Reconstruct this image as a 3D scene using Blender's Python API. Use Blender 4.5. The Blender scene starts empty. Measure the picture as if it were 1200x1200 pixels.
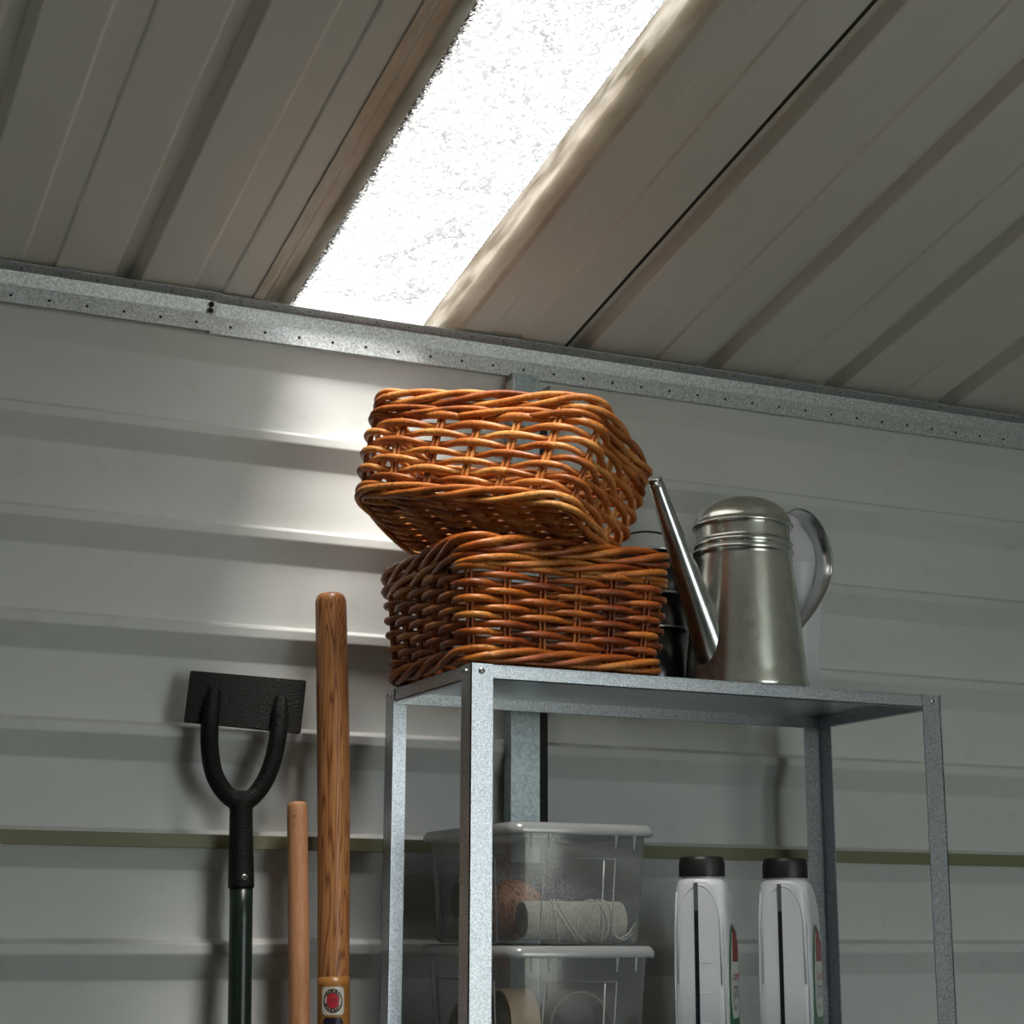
import bpy, bmesh, math, random
from mathutils import Vector, Matrix, noise
from math import sin, cos, pi, radians, tan, sqrt, atan2

S = bpy.context.scene
COL = S.collection
rnd = random.Random(7)

# ------------------------------------------------------------------ camera
F_PX, YAW, PITCH, ROLL = 2093.93, 0.431762, 0.230845, 0.00321993
CAM = Vector((0.0, 0.0, 1.0827))
fw = Vector((sin(YAW)*cos(PITCH), cos(YAW)*cos(PITCH), sin(PITCH)))
r0 = Vector((cos(YAW), -sin(YAW), 0))
u0 = r0.cross(fw)
rt = r0*cos(ROLL) + u0*sin(ROLL)
up = -r0*sin(ROLL) + u0*cos(ROLL)
cd = bpy.data.cameras.new('camera')
cam = bpy.data.objects.new('camera', cd)
COL.objects.link(cam)
cam.matrix_world = Matrix(((rt.x, up.x, -fw.x, CAM.x), (rt.y, up.y, -fw.y, CAM.y), (rt.z, up.z, -fw.z, CAM.z), (0, 0, 0, 1)))
cd.sensor_width = 36.0
cd.lens = F_PX/1200*36.0
cd.clip_start = 0.05
S.camera = cam

# ------------------------------------------------------------------ sky, sun, exposure
w = bpy.data.worlds.new('sky'); S.world = w; w.use_nodes = True
wn = w.node_tree.nodes; wl = w.node_tree.links
bg = wn['Background']; bg.inputs[0].default_value = (0.86, 0.95, 1.0, 1); bg.inputs[1].default_value = 3.9
sd = bpy.data.lights.new('sun', 'SUN'); sd.energy = 80.0; sd.angle = radians(38); sd.color = (1.0, 0.975, 0.94)
sun = bpy.data.objects.new('sun', sd); COL.objects.link(sun)
sun.rotation_euler = Vector((0.13, 0.42, -0.90)).to_track_quat('-Z', 'Y').to_euler()   # high sun in thin cloud, on the door side
S.view_settings.view_transform = 'Standard'
S.view_settings.look = 'None'
S.view_settings.exposure = 0.13
S.view_settings.gamma = 1.0
S.view_settings.use_curve_mapping = False
try:
    S.cycles.use_denoising = True
    S.cycles.denoiser = 'OPENIMAGEDENOISE'
except Exception:
    pass
S.cycles.max_bounces = 14
S.cycles.diffuse_bounces = 7
S.cycles.glossy_bounces = 5
S.cycles.transparent_max_bounces = 24
S.cycles.caustics_reflective = False
S.cycles.caustics_refractive = False
S.cycles.sample_clamp_indirect = 6.0

# open doorway in the front wall, behind the camera: portal guides the sky light through it
DOOR_X0, DOOR_X1, DOOR_Z = 1.20, 2.25, 2.06
FRONT_Y = -0.9
pd = bpy.data.lights.new('door_portal', 'AREA'); pd.shape = 'RECTANGLE'
pd.size = DOOR_X1-DOOR_X0; pd.size_y = DOOR_Z; pd.cycles.is_portal = True
po = bpy.data.objects.new('door_portal', pd); COL.objects.link(po)
po.location = ((DOOR_X0+DOOR_X1)/2, FRONT_Y-0.01, DOOR_Z/2); po.rotation_euler = (radians(90), 0, 0)
po.rotation_euler = (radians(90), 0, 0)

# ------------------------------------------------------------------ materials
def newmat(name):
    m = bpy.data.materials.new(name); m.use_nodes = True
    nt = m.node_tree
    return m, nt.nodes, nt.links, nt.nodes['Principled BSDF']

def tex(n, l, kind, scale=None, coord='Object', vec_scale=None, **kw):
    tc = n.new('ShaderNodeTexCoord')
    t = n.new(kind)
    out = tc.outputs[coord]
    if vec_scale:
        mp = n.new('ShaderNodeMapping'); mp.inputs['Scale'].default_value = vec_scale
        l.new(out, mp.inputs['Vector']); out = mp.outputs['Vector']
    l.new(out, t.inputs['Vector'])
    if scale is not None: t.inputs['Scale'].default_value = scale
    for k, v in kw.items():
        if k in t.inputs: t.inputs[k].default_value = v
        else: setattr(t, k, v)
    return t

def ramp(n, l, src, stops):
    r = n.new('ShaderNodeValToRGB')
    el = r.color_ramp.elements
    while len(el) < len(stops): el.new(0.5)
    for e, (p, c) in zip(el, stops):
        e.position = p; e.color = (*c, 1) if len(c) == 3 else c
    l.new(src, r.inputs[0]); return r

def bump(n, l, src, b, dist=0.001, strength=0.5):
    bp = n.new('ShaderNodeBump'); bp.inputs['Distance'].default_value = dist; bp.inputs['Strength'].default_value = strength
    l.new(src, bp.inputs['Height']); l.new(bp.outputs[0], b.inputs['Normal']); return bp

def simple(name, col, rough=0.5, metal=0.0, spec=0.5, var=0.06, scale=8):
    m, n, l, b = newmat(name)
    t = tex(n, l, 'ShaderNodeTexNoise', scale, Detail=4)
    lo = tuple(max(0, c*(1-var)) for c in col); hi = tuple(min(1, c*(1+var)) for c in col)
    r = ramp(n, l, t.outputs['Fac'], [(0.3, lo), (0.7, hi)])
    l.new(r.outputs[0], b.inputs['Base Color'])
    b.inputs['Roughness'].default_value = rough; b.inputs['Metallic'].default_value = metal
    b.inputs['Specular IOR Level'].default_value = spec
    return m

M = {}
# painted sheet steel of the wall
m, n, l, b = newmat('wall_paint')
t = tex(n, l, 'ShaderNodeTexNoise', 2.0, vec_scale=(1, 1, 2.5), Detail=5)
t2 = tex(n, l, 'ShaderNodeTexNoise', 28.0, Detail=6)
r = ramp(n, l, t.outputs['Fac'], [(0.3, (0.60, 0.615, 0.605)), (0.7, (0.66, 0.675, 0.66))])
r2 = ramp(n, l, t2.outputs['Fac'], [(0.33, (0.86, 0.85, 0.82)), (0.42, (1, 1, 1))])
mx = n.new('ShaderNodeMix'); mx.data_type = 'RGBA'; mx.blend_type = 'MULTIPLY'; mx.inputs[0].default_value = 0.3
l.new(r.outputs[0], mx.inputs[6]); l.new(r2.outputs[0], mx.inputs[7]); l.new(mx.outputs[2], b.inputs['Base Color'])
b.inputs['Roughness'].default_value = 0.42
M['wall'] = m
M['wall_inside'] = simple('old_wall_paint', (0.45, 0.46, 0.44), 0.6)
m, n, l, b = newmat('roof_paint')
t = tex(n, l, 'ShaderNodeTexNoise', 3.0, vec_scale=(2, 0.5, 1), Detail=5)
r = ramp(n, l, t.outputs['Fac'], [(0.3, (0.66, 0.645, 0.61)), (0.7, (0.73, 0.71, 0.675))])
l.new(r.outputs[0], b.inputs['Base Color']); b.inputs['Roughness'].default_value = 0.48
M['roof'] = m
M['roof_top'] = simple('roof_outside', (0.3, 0.32, 0.3), 0.6)

def galv(name, dark, light, rough, scale, metal=0.85, speck=420, lo=0.72):
    m, n, l, b = newmat(name)
    v = tex(n, l, 'ShaderNodeTexVoronoi', scale)
    t2 = tex(n, l, 'ShaderNodeTexNoise', speck, Detail=3)
    r = ramp(n, l, v.outputs['Color'], [(0.15, dark), (0.85, light)])
    r2 = ramp(n, l, t2.outputs['Fac'], [(0.35, (lo, lo, lo*1.02)), (0.6, (1, 1, 1))])
    mx = n.new('ShaderNodeMix'); mx.data_type = 'RGBA'; mx.blend_type = 'MULTIPLY'; mx.inputs[0].default_value = 0.8
    l.new(r.outputs[0], mx.inputs[6]); l.new(r2.outputs[0], mx.inputs[7]); l.new(mx.outputs[2], b.inputs['Base Color'])
    b.inputs['Metallic'].default_value = metal
    rr = n.new('ShaderNodeMapRange'); k_ = (1-lo)/0.28; rr.inputs['To Min'].default_value = rough-0.08*k_; rr.inputs['To Max'].default_value = rough+0.12*k_
    l.new(t2.outputs['Fac'], rr.inputs['Value']); l.new(rr.outputs[0], b.inputs['Roughness'])
    bump(n, l, t2.outputs['Fac'], b, 0.0003, 0.35*k_)
    return m
M['galv'] = galv('galvanised_post', (0.44, 0.47, 0.51), (0.72, 0.76, 0.80), 0.33, 620, 1.0, 560, 0.6)
M['galv_channel'] = galv('galvanised_channel', (0.46, 0.48, 0.49), (0.76, 0.79, 0.81), 0.45, 420, 0.65, 480)
M['galv_stud'] = galv('galvanised_stud', (0.34, 0.40, 0.41), (0.47, 0.54, 0.55), 0.42, 190, 0.9)
M['zinc'] = galv('zinc_can', (0.66, 0.68, 0.63), (0.78, 0.79, 0.74), 0.22, 60, 0.97, 700, 0.92)
M['zinc_bright'] = galv('zinc_spout', (0.56, 0.58, 0.58), (0.68, 0.70, 0.70), 0.21, 40, 1.0, 500, 0.94)
M['screw'] = simple('screw_steel', (0.8, 0.82, 0.82), 0.3, 1.0)
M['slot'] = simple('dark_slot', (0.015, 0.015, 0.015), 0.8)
M['olive'] = simple('olive_paint', (0.19, 0.185, 0.10), 0.5)
M['rubber'] = simple('dark_plastic', (0.012, 0.011, 0.011), 0.45)
M['pail'] = simple('dark_enamel', (0.012, 0.013, 0.013), 0.22, 0.0, 0.6)
M['pail_rim'] = simple('worn_rim', (0.75, 0.73, 0.72), 0.25, 0.8)
M['wire'] = simple('black_wire', (0.01, 0.01, 0.01), 0.35)
M['white_plastic'] = simple('white_plastic', (0.78, 0.78, 0.83), 0.35, 0, 0.5, 0.02)
M['bottle'] = simple('bottle_plastic', (0.62, 0.65, 0.69), 0.33, 0, 0.5, 0.02)
M['level_grey'] = simple('level_strip_grey', (0.10, 0.11, 0.12), 0.3)
M['level_dark'] = simple('level_strip_dark', (0.008, 0.01, 0.016), 0.3)
M['label_green'] = simple('label_green', (0.0, 0.13, 0.035), 0.35)
M['label_white'] = simple('label_white', (0.62, 0.63, 0.62), 0.35)
M['label_red'] = simple('label_red', (0.28, 0.015, 0.018), 0.35)
M['text_dark'] = simple('print_dark', (0.03, 0.03, 0.035), 0.4)
M['text_red'] = simple('print_red', (0.5, 0.02, 0.04), 0.4)
M['text_cream'] = simple('print_cream', (0.65, 0.5, 0.32), 0.4)
M['sticker_white'] = simple('sticker_white', (0.62, 0.60, 0.54), 0.35)
M['sticker_navy'] = simple('sticker_navy', (0.012, 0.014, 0.025), 0.35)
M['green_tube'] = simple('green_tube', (0.006, 0.017, 0.010), 0.3, 0, 0.6)
M['ground'] = simple('outside_ground', (0.045, 0.05, 0.035), 0.9, 0, 0.3, 0.2, 3)
M['floor'] = simple('concrete_floor', (0.065, 0.065, 0.063), 0.8, 0, 0.3, 0.2, 6)
M['cream_twine'] = simple('cream_twine', (0.92, 0.87, 0.75), 0.9, 0, 0.2, 0.2, 200)
M['core'] = simple('dark_cardboard', (0.10, 0.085, 0.065), 0.8)
M['raffia'] = simple('raffia', (0.62, 0.36, 0.24), 0.7, 0, 0.3, 0.3, 120)
M['grey_twine'] = simple('grey_twine', (0.42, 0.42, 0.43), 0.85, 0, 0.3, 0.9, 380)
M['tan_tape'] = simple('tan_tape', (0.68, 0.52, 0.34), 0.55)
M['brown_tape'] = simple('brown_tape', (0.26, 0.17, 0.11), 0.4)
M['fibre_edge'] = simple('fibreglass_edge', (0.48, 0.43, 0.33), 0.35, 0, 0.5, 0.25, 25)

# black hammered paint
m, n, l, b = newmat('hammered_black')
b.inputs['Base Color'].default_value = (0.008, 0.0075, 0.007, 1); b.inputs['Roughness'].default_value = 0.42; b.inputs['Specular IOR Level'].default_value = 0.2
v = tex(n, l, 'ShaderNodeTexVoronoi', 520)
bump(n, l, v.outputs['Distance'], b, 0.0012, 0.8)
M['hammered'] = m

# ash and beech handles
def wood(name, c0, c1, c2, ring, distort, rough=0.35, vs_=14):
    m, n, l, b = newmat(name)
    t = tex(n, l, 'ShaderNodeTexNoise', 1.0, vec_scale=(vs_, vs_, 1.1), Detail=3, Distortion=distort)
    mt = n.new('ShaderNodeMath'); mt.operation = 'MULTIPLY'; mt.inputs[1].default_value = ring
    l.new(t.outputs['Fac'], mt.inputs[0])
    fr = n.new('ShaderNodeMath'); fr.operation = 'FRACT'; l.new(mt.outputs[0], fr.inputs[0])
    r = ramp(n, l, fr.outputs[0], [(0.0, c0), (0.35, c1), (0.75, c1), (0.95, c2), (1.0, c0)])
    t2 = tex(n, l, 'ShaderNodeTexNoise', 1.0, vec_scale=(700, 700, 16), Detail=2)
    r2 = ramp(n, l, t2.outputs['Fac'], [(0.35, (0.72, 0.66, 0.6)), (0.55, (1, 1, 1))])
    mx = n.new('ShaderNodeMix'); mx.data_type = 'RGBA'; mx.blend_type = 'MULTIPLY'; mx.inputs[0].default_value = 0.7
    l.new(r.outputs[0], mx.inputs[6]); l.new(r2.outputs[0], mx.inputs[7]); l.new(mx.outputs[2], b.inputs['Base Color'])
    b.inputs['Roughness'].default_value = rough
    return m
M['ash'] = wood('ash_wood', (0.17, 0.050, 0.014), (0.50, 0.225, 0.085), (0.33, 0.12, 0.038), 30, 0.25, 0.35, 22)
M['ash_plain'] = simple('amber_lacquer', (0.38, 0.17, 0.04), 0.3, 0, 0.5, 0.15, 30)
M['beech'] = wood('beech_wood', (0.48, 0.22, 0.10), (0.60, 0.29, 0.145), (0.52, 0.25, 0.12), 5, 0.3, 0.5)

# wicker
def wicker(name, stops, rough=0.38):
    m, n, l, b = newmat(name)
    oi = n.new('ShaderNodeObjectInfo')
    t = tex(n, l, 'ShaderNodeTexNoise', 22, Detail=4)
    t3 = tex(n, l, 'ShaderNodeTexNoise', 260, Detail=5, Roughness=0.7)
    a = n.new('ShaderNodeMath'); a.operation = 'MULTIPLY_ADD'; a.inputs[1].default_value = 0.38; l.new(oi.outputs['Random'], a.inputs[0]); l.new(t.outputs['Fac'], a.inputs[2])
    s = n.new('ShaderNodeMath'); s.operation = 'SUBTRACT'; s.inputs[1].default_value = 0.19; l.new(a.outputs[0], s.inputs[0])
    r = ramp(n, l, s.outputs[0], stops)
    r2 = ramp(n, l, t3.outputs['Fac'], [(0.36, (0.30, 0.22, 0.18)), (0.50, (1, 1, 1))])
    mx = n.new('ShaderNodeMix'); mx.data_type = 'RGBA'; mx.blend_type = 'MULTIPLY'; mx.inputs[0].default_value = 0.75
    l.new(r.outputs[0], mx.inputs[6]); l.new(r2.outputs[0], mx.inputs[7]); l.new(mx.outputs[2], b.inputs['Base Color'])
    b.inputs['Roughness'].default_value = rough
    b.inputs['Coat Weight'].default_value = 0.10; b.inputs['Coat Roughness'].default_value = 0.3; b.inputs['Specular IOR Level'].default_value = 0.4
    bump(n, l, t3.outputs['Fac'], b, 0.0006, 0.5)
    return m
M['wicker_light'] = wicker('varnished_willow', [(0.25, (0.20, 0.045, 0.008)), (0.45, (0.40, 0.115, 0.020)), (0.62, (0.54, 0.195, 0.042)), (0.82, (0.68, 0.34, 0.10))])
M['wicker_red'] = wicker('dark_varnished_willow', [(0.25, (0.17, 0.032, 0.005)), (0.48, (0.36, 0.085, 0.010)), (0.66, (0.46, 0.14, 0.018)), (0.86, (0.56, 0.24, 0.05))])

# translucent storage plastic (thin)
def clear(name, alpha, col=(0.75, 0.78, 0.80), gloss=0.12, rough=0.12):
    m = bpy.data.materials.new(name); m.use_nodes = True
    n = m.node_tree.nodes; l = m.node_tree.links; n.clear()
    out = n.new('ShaderNodeOutputMaterial')
    tr = n.new('ShaderNodeBsdfTransparent'); tr.inputs[0].default_value = (0.97, 0.98, 0.98, 1)
    df = n.new('ShaderNodeBsdfDiffuse'); df.inputs[0].default_value = (*col, 1)
    tl = n.new('ShaderNodeBsdfTranslucent'); tl.inputs[0].default_value = (*col, 1)
    gl = n.new('ShaderNodeBsdfGlossy'); gl.inputs['Roughness'].default_value = rough
    tc = n.new('ShaderNodeTexCoord'); nz = n.new('ShaderNodeTexNoise'); nz.inputs['Scale'].default_value = 30
    l.new(tc.outputs['Object'], nz.inputs['Vector'])
    mr = n.new('ShaderNodeMapRange'); mr.inputs['To Min'].default_value = alpha*0.9; mr.inputs['To Max'].default_value = alpha*1.1
    l.new(nz.outputs['Fac'], mr.inputs['Value'])
    a = n.new('ShaderNodeMixShader'); a.inputs[0].default_value = 0.5; l.new(df.outputs[0], a.inputs[1]); l.new(tl.outputs[0], a.inputs[2])
    c = n.new('ShaderNodeMixShader'); l.new(mr.outputs[0], c.inputs[0]); l.new(tr.outputs[0], c.inputs[1]); l.new(a.outputs[0], c.inputs[2])
    fr = n.new('ShaderNodeFresnel'); fr.inputs[0].default_value = 1.45
    ml = n.new('ShaderNodeMath'); ml.operation = 'MULTIPLY_ADD'; ml.inputs[1].default_value = 0.8; ml.inputs[2].default_value = gloss*0.3
    l.new(fr.outputs[0], ml.inputs[0])
    d = n.new('ShaderNodeMixShader'); l.new(ml.outputs[0], d.inputs[0]); l.new(c.outputs[0], d.inputs[1]); l.new(gl.outputs[0], d.inputs[2])
    l.new(d.outputs[0], out.inputs[0])
    return m
M['box'] = clear('box_plastic', 0.20, (0.88, 0.91, 0.94))
M['box_lid'] = clear('box_lid_plastic', 0.62, (0.86, 0.90, 0.92), 0.3, 0.2)
M['box_edge'] = clear('box_edge_plastic', 0.75, (0.92, 0.95, 0.97), 0.3, 0.2)

# skylight sheet: fibreglass that spreads the daylight falling on it
m = bpy.data.materials.new('skylight_fibreglass'); m.use_nodes = True
n = m.node_tree.nodes; l = m.node_tree.links; n.clear()
out = n.new('ShaderNodeOutputMaterial')
tl = n.new('ShaderNodeBsdfTranslucent'); gl = n.new('ShaderNodeBsdfGlossy'); gl.inputs['Roughness'].default_value = 0.35
tc = n.new('ShaderNodeTexCoord')
mp = n.new('ShaderNodeMapping'); mp.inputs['Scale'].default_value = (1, 1, 1); l.new(tc.outputs['Object'], mp.inputs['Vector'])
n1 = n.new('ShaderNodeTexNoise'); n1.inputs['Scale'].default_value = 110; n1.inputs['Detail'].default_value = 6; n1.inputs['Roughness'].default_value = 0.75; n1.inputs['Distortion'].default_value = 1.6
n2 = n.new('ShaderNodeTexNoise'); n2.inputs['Scale'].default_value = 11; n2.inputs['Detail'].default_value = 6; n2.inputs['Distortion'].default_value = 1.8
l.new(mp.outputs[0], n1.inputs['Vector']); l.new(mp.outputs[0], n2.inputs['Vector'])
ra = ramp(n, l, n1.outputs['Fac'], [(0.42, (0.012, 0.012, 0.012)), (0.50, (0.022, 0.021, 0.020)), (0.57, (0.17, 0.166, 0.158))])
rb = ramp(n, l, n2.outputs['Fac'], [(0.30, (0.45, 0.44, 0.43)), (0.40, (0.65, 0.64, 0.63)), (0.46, (1, 1, 1))])
mx = n.new('ShaderNodeMix'); mx.data_type = 'RGBA'; mx.blend_type = 'MULTIPLY'; mx.inputs[0].default_value = 1.0
l.new(ra.outputs[0], mx.inputs[6]); l.new(rb.outputs[0], mx.inputs[7])
# moss and dirt caught along the left lap
sx_ = n.new('ShaderNodeSeparateXYZ'); l.new(tc.outputs['Object'], sx_.inputs[0])
n3 = n.new('ShaderNodeTexNoise'); n3.inputs['Scale'].default_value = 320; n3.inputs['Detail'].default_value = 4; l.new(tc.outputs['Object'], n3.inputs['Vector'])
ma = n.new('ShaderNodeMath'); ma.operation = 'MULTIPLY_ADD'; ma.inputs[1].default_value = 0.040; l.new(n3.outputs['Fac'], ma.inputs[0]); l.new(sx_.outputs['X'], ma.inputs[2])
mr = n.new('ShaderNodeMapRange'); mr.inputs['From Min'].default_value = 0.739; mr.inputs['From Max'].default_value = 0.747; l.new(ma.outputs[0], mr.inputs['Value'])
mr.inputs['To Min'].default_value = 0.03
m2 = n.new('ShaderNodeMix'); m2.data_type = 'RGBA'; m2.blend_type = 'MULTIPLY'; m2.inputs[0].default_value = 1.0
l.new(mx.outputs[2], m2.inputs[6]); l.new(mr.outputs[0], m2.inputs[7]); l.new(m2.outputs[2], tl.inputs[0])
ms = n.new('ShaderNodeMixShader'); ms.inputs[0].default_value = 0.06
tp = n.new('ShaderNodeBsdfTransparent'); tp.inputs[0].default_value = (0.125, 0.122, 0.118, 1)
ad = n.new('ShaderNodeAddShader'); l.new(tl.outputs[0], ad.inputs[0]); l.new(tp.outputs[0], ad.inputs[1])
m3 = n.new('ShaderNodeMix'); m3.data_type = 'RGBA'; m3.blend_type = 'MULTIPLY'; m3.inputs[0].default_value = 1.0; m3.inputs[6].default_value = (0.125, 0.122, 0.118, 1)
l.new(mr.outputs[0], m3.inputs[7]); l.new(m3.outputs[2], tp.inputs[0])
l.new(ad.outputs[0], ms.inputs[1]); l.new(gl.outputs[0], ms.inputs[2]); l.new(ms.outputs[0], out.inputs[0])
M['skylight'] = m
m = bpy.data.materials.new('fibreglass_edge'); m.use_nodes = True
n = m.node_tree.nodes; l = m.node_tree.links; n.clear()
out = n.new('ShaderNodeOutputMaterial')
tl = n.new('ShaderNodeBsdfTranslucent'); df = n.new('ShaderNodeBsdfDiffuse'); gl = n.new('ShaderNodeBsdfGlossy'); gl.inputs['Roughness'].default_value = 0.3
tc = n.new('ShaderNodeTexCoord'); mp = n.new('ShaderNodeMapping'); mp.inputs['Scale'].default_value = (1, 0.12, 1); l.new(tc.outputs['Object'], mp.inputs['Vector'])
n1 = n.new('ShaderNodeTexNoise'); n1.inputs['Scale'].default_value = 55; n1.inputs['Detail'].default_value = 6; l.new(mp.outputs[0], n1.inputs['Vector'])
ra = ramp(n, l, n1.outputs['Fac'], [(0.35, (0.008, 0.007, 0.005)), (0.65, (0.034, 0.031, 0.027))])
rb = ramp(n, l, n1.outputs['Fac'], [(0.35, (0.52, 0.46, 0.37)), (0.65, (0.62, 0.58, 0.50))])
l.new(ra.outputs[0], tl.inputs[0]); l.new(rb.outputs[0], df.inputs[0])
a1 = n.new('ShaderNodeAddShader'); l.new(tl.outputs[0], a1.inputs[0]); l.new(df.outputs[0], a1.inputs[1])
ms = n.new('ShaderNodeMixShader'); ms.inputs[0].default_value = 0.08
l.new(a1.outputs[0], ms.inputs[1]); l.new(gl.outputs[0], ms.inputs[2]); l.new(ms.outputs[0], out.inputs[0])
M['fibre_edge'] = m

# ------------------------------------------------------------------ mesh helpers
def link(name, me, mat=None, parent=None, smooth=False, loc=None):
    o = bpy.data.objects.new(name, me); COL.objects.link(o)
    if mat is not None and not me.materials: me.materials.append(mat)
    if parent is not None: o.parent = parent
    if smooth:
        for p in me.polygons: p.use_smooth = True
    if loc: o.location = loc
    return o

def frombm(name, bm, mat, parent=None, smooth=False, **kw):
    me = bpy.data.meshes.new(name)
    bmesh.ops.recalc_face_normals(bm, faces=bm.faces[:])
    bm.to_mesh(me); bm.free()
    return link(name, me, mat, parent, smooth, **kw)

def frompy(name, vs, fs, mat, parent=None, smooth=False, **kw):
    me = bpy.data.meshes.new(name); me.from_pydata([tuple(v) for v in vs], [], fs); me.update()
    return link(name, me, mat, parent, smooth, **kw)

def tag(o, label, cat, group=None):
    o['label'] = label; o['category'] = cat
    if group: o['group'] = group
    return o

def empty(name, loc=(0, 0, 0), rot=(0, 0, 0)):
    o = bpy.data.objects.new(name, None); COL.objects.link(o)
    o.location = loc; o.rotation_euler = rot; o.empty_display_size = 0.05
    return o

def struct(o):
    o['kind'] = 'structure'; return o

def add_box(bm, x0, x1, y0, y1, z0, z1, bev=0.0):
    vs = [bm.verts.new((x, y, z)) for x in (x0, x1) for y in (y0, y1) for z in (z0, z1)]
    fs = []
    for q in ((0, 1, 3, 2), (4, 6, 7, 5), (0, 4, 5, 1), (2, 3, 7, 6), (0, 2, 6, 4), (1, 5, 7, 3)):
        fs.append(bm.faces.new([vs[i] for i in q]))
    if bev > 0:
        es = list({e for f in fs for e in f.edges})
        bmesh.ops.bevel(bm, geom=es, offset=bev, segments=2, affect='EDGES', profile=0.7)

def box(name, x0, x1, y0, y1, z0, z1, mat, parent=None, bev=0.0):
    bm = bmesh.new(); add_box(bm, x0, x1, y0, y1, z0, z1, bev)
    return frombm(name, bm, mat, parent)

def tube_data(pts, rad, sides=8, closed=False, caps=True, flat=1.0):
    """vertices and faces of a tube along pts; rad a number or list"""
    N = len(pts); pts = [Vector(p) for p in pts]
    if not hasattr(rad, '__len__'): rad = [rad]*N
    T = []
    for i in range(N):
        if closed: d = pts[(i+1) % N]-pts[(i-1) % N]
        else: d = pts[min(i+1, N-1)]-pts[max(i-1, 0)]
        T.append(d.normalized() if d.length > 1e-12 else Vector((0, 0, 1)))
    ref = Vector((0, 0, 1)) if abs(T[0].z) < 0.9 else Vector((1, 0, 0))
    nrm = (ref - T[0]*ref.dot(T[0])).normalized()
    vs, fs = [], []
    for i in range(N):
        nrm = nrm - T[i]*nrm.dot(T[i])
        nrm.normalize()
        bi = T[i].cross(nrm)
        for k in range(sides):
            a = 2*pi*k/sides
            vs.append(pts[i] + nrm*cos(a)*rad[i] + bi*sin(a)*rad[i]*flat)
    rng = N if closed else N-1
    for i in range(rng):
        for k in range(sides):
            a = i*sides+k; b_ = i*sides+(k+1) % sides
            j = (i+1) % N
            fs.append((a, b_, j*sides+(k+1) % sides, j*sides+k))
    if caps and not closed:
        fs.append(tuple(range(sides-1, -1, -1))); fs.append(tuple((N-1)*sides+k for k in range(sides)))
    return vs, fs

def tube(name, pts, rad, mat, parent=None, sides=8, closed=False, flat=1.0):
    v, f = tube_data(pts, rad, sides, closed, flat=flat)
    return frompy(name, v, f, mat, parent, True)

def merge(datas):
    V, F = [], []
    for v, f in datas:
        o = len(V); V += list(v); F += [tuple(i+o for i in q) for q in f]
    return V, F

def lathe_data(prof, segs=48, a0=0.0, a1=2*pi, center=(0, 0)):
    full = abs(a1-a0-2*pi) < 1e-6
    n_ = segs if full else segs+1
    vs, fs = [], []
    for (r_, z) in prof:
        for k in range(n_):
            a = a0+(a1-a0)*k/segs
            vs.append(Vector((center[0]+r_*cos(a), center[1]+r_*sin(a), z)))
    for i in range(len(prof)-1):
        for k in range(segs):
            k2 = (k+1) % n_
            fs.append((i*n_+k, i*n_+k2, (i+1)*n_+k2, (i+1)*n_+k))
    return vs, fs

def lathe(name, prof, mat, parent=None, segs=48, smooth=True):
    v, f = lathe_data(prof, segs)
    bm = bmesh.new(); bv = [bm.verts.new(p) for p in v]
    for q in f:
        try: bm.faces.new([bv[i] for i in q])
        except ValueError: pass
    bmesh.ops.remove_doubles(bm, verts=bm.verts[:], dist=1e-6)
    return frombm(name, bm, mat, parent, smooth)

def autosmooth(o, ang=35):
    me = o.data
    for p in me.polygons: p.use_smooth = True
    bm = bmesh.new(); bm.from_mesh(me)
    for e in bm.edges:
        if len(e.link_faces) == 2 and e.calc_face_angle(0) > radians(ang): e.smooth = False
    bm.to_mesh(me); bm.free()

def text_mesh(txt, size):
    c = bpy.data.curves.new('t', 'FONT'); c.body = txt; c.size = size; c.align_x = 'CENTER'; c.align_y = 'CENTER'; c.resolution_u = 2
    o = bpy.data.objects.new('t', c); COL.objects.link(o)
    dg = bpy.context.evaluated_depsgraph_get()
    me = bpy.data.meshes.new_from_object(o.evaluated_get(dg))
    v = [x.co.copy() for x in me.vertices]; f = [tuple(p.vertices) for p in me.polygons]
    bpy.data.objects.remove(o); bpy.data.curves.remove(c); bpy.data.meshes.remove(me)
    return v, f

# ------------------------------------------------------------------ the shed shell
XL, XR = -0.65, 3.3
Y_CREST, Y_PAN = 2.339, 2.357
# back wall: horizontally ribbed sheet
prof = [(Y_PAN, 0.0)]
k = -7
tops = [1.0665+0.14*i for i in range(-7, 7)]
for zt in tops:
    prof += [(Y_PAN, zt-0.046), (Y_CREST, zt-0.013), (Y_CREST, zt), (Y_PAN, zt+0.006)]
prof = [p for p in prof if p[1] >= 0]
prof += [(Y_PAN, 1.99)]
vs, fs = [], []
XN = 2
for (y, z) in prof:
    vs += [(XL, y, z), (XR, y, z)]
for i in range(len(prof)-1): fs.append((2*i, 2*i+1, 2*i+3, 2*i+2))
o = frompy('wall_back', vs, fs, M['wall']); struct(o)
bmd = o.modifiers.new('bevel', 'BEVEL'); bmd.width = 0.0016; bmd.segments = 2; bmd.limit_method = 'ANGLE'; bmd.angle_limit = radians(10)
sm_ = o.modifiers.new('thick', 'SOLIDIFY'); sm_.thickness = 0.002; sm_.offset = -1
TS = tan(0.21595)
def roof_z(y): return 1.9475+(2.305-y)*TS
RIDGE = 1.15
def roof_z2(y): return roof_z(RIDGE)-(RIDGE-y)*0.045
RY0, RY1 = RIDGE, 2.52

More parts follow.
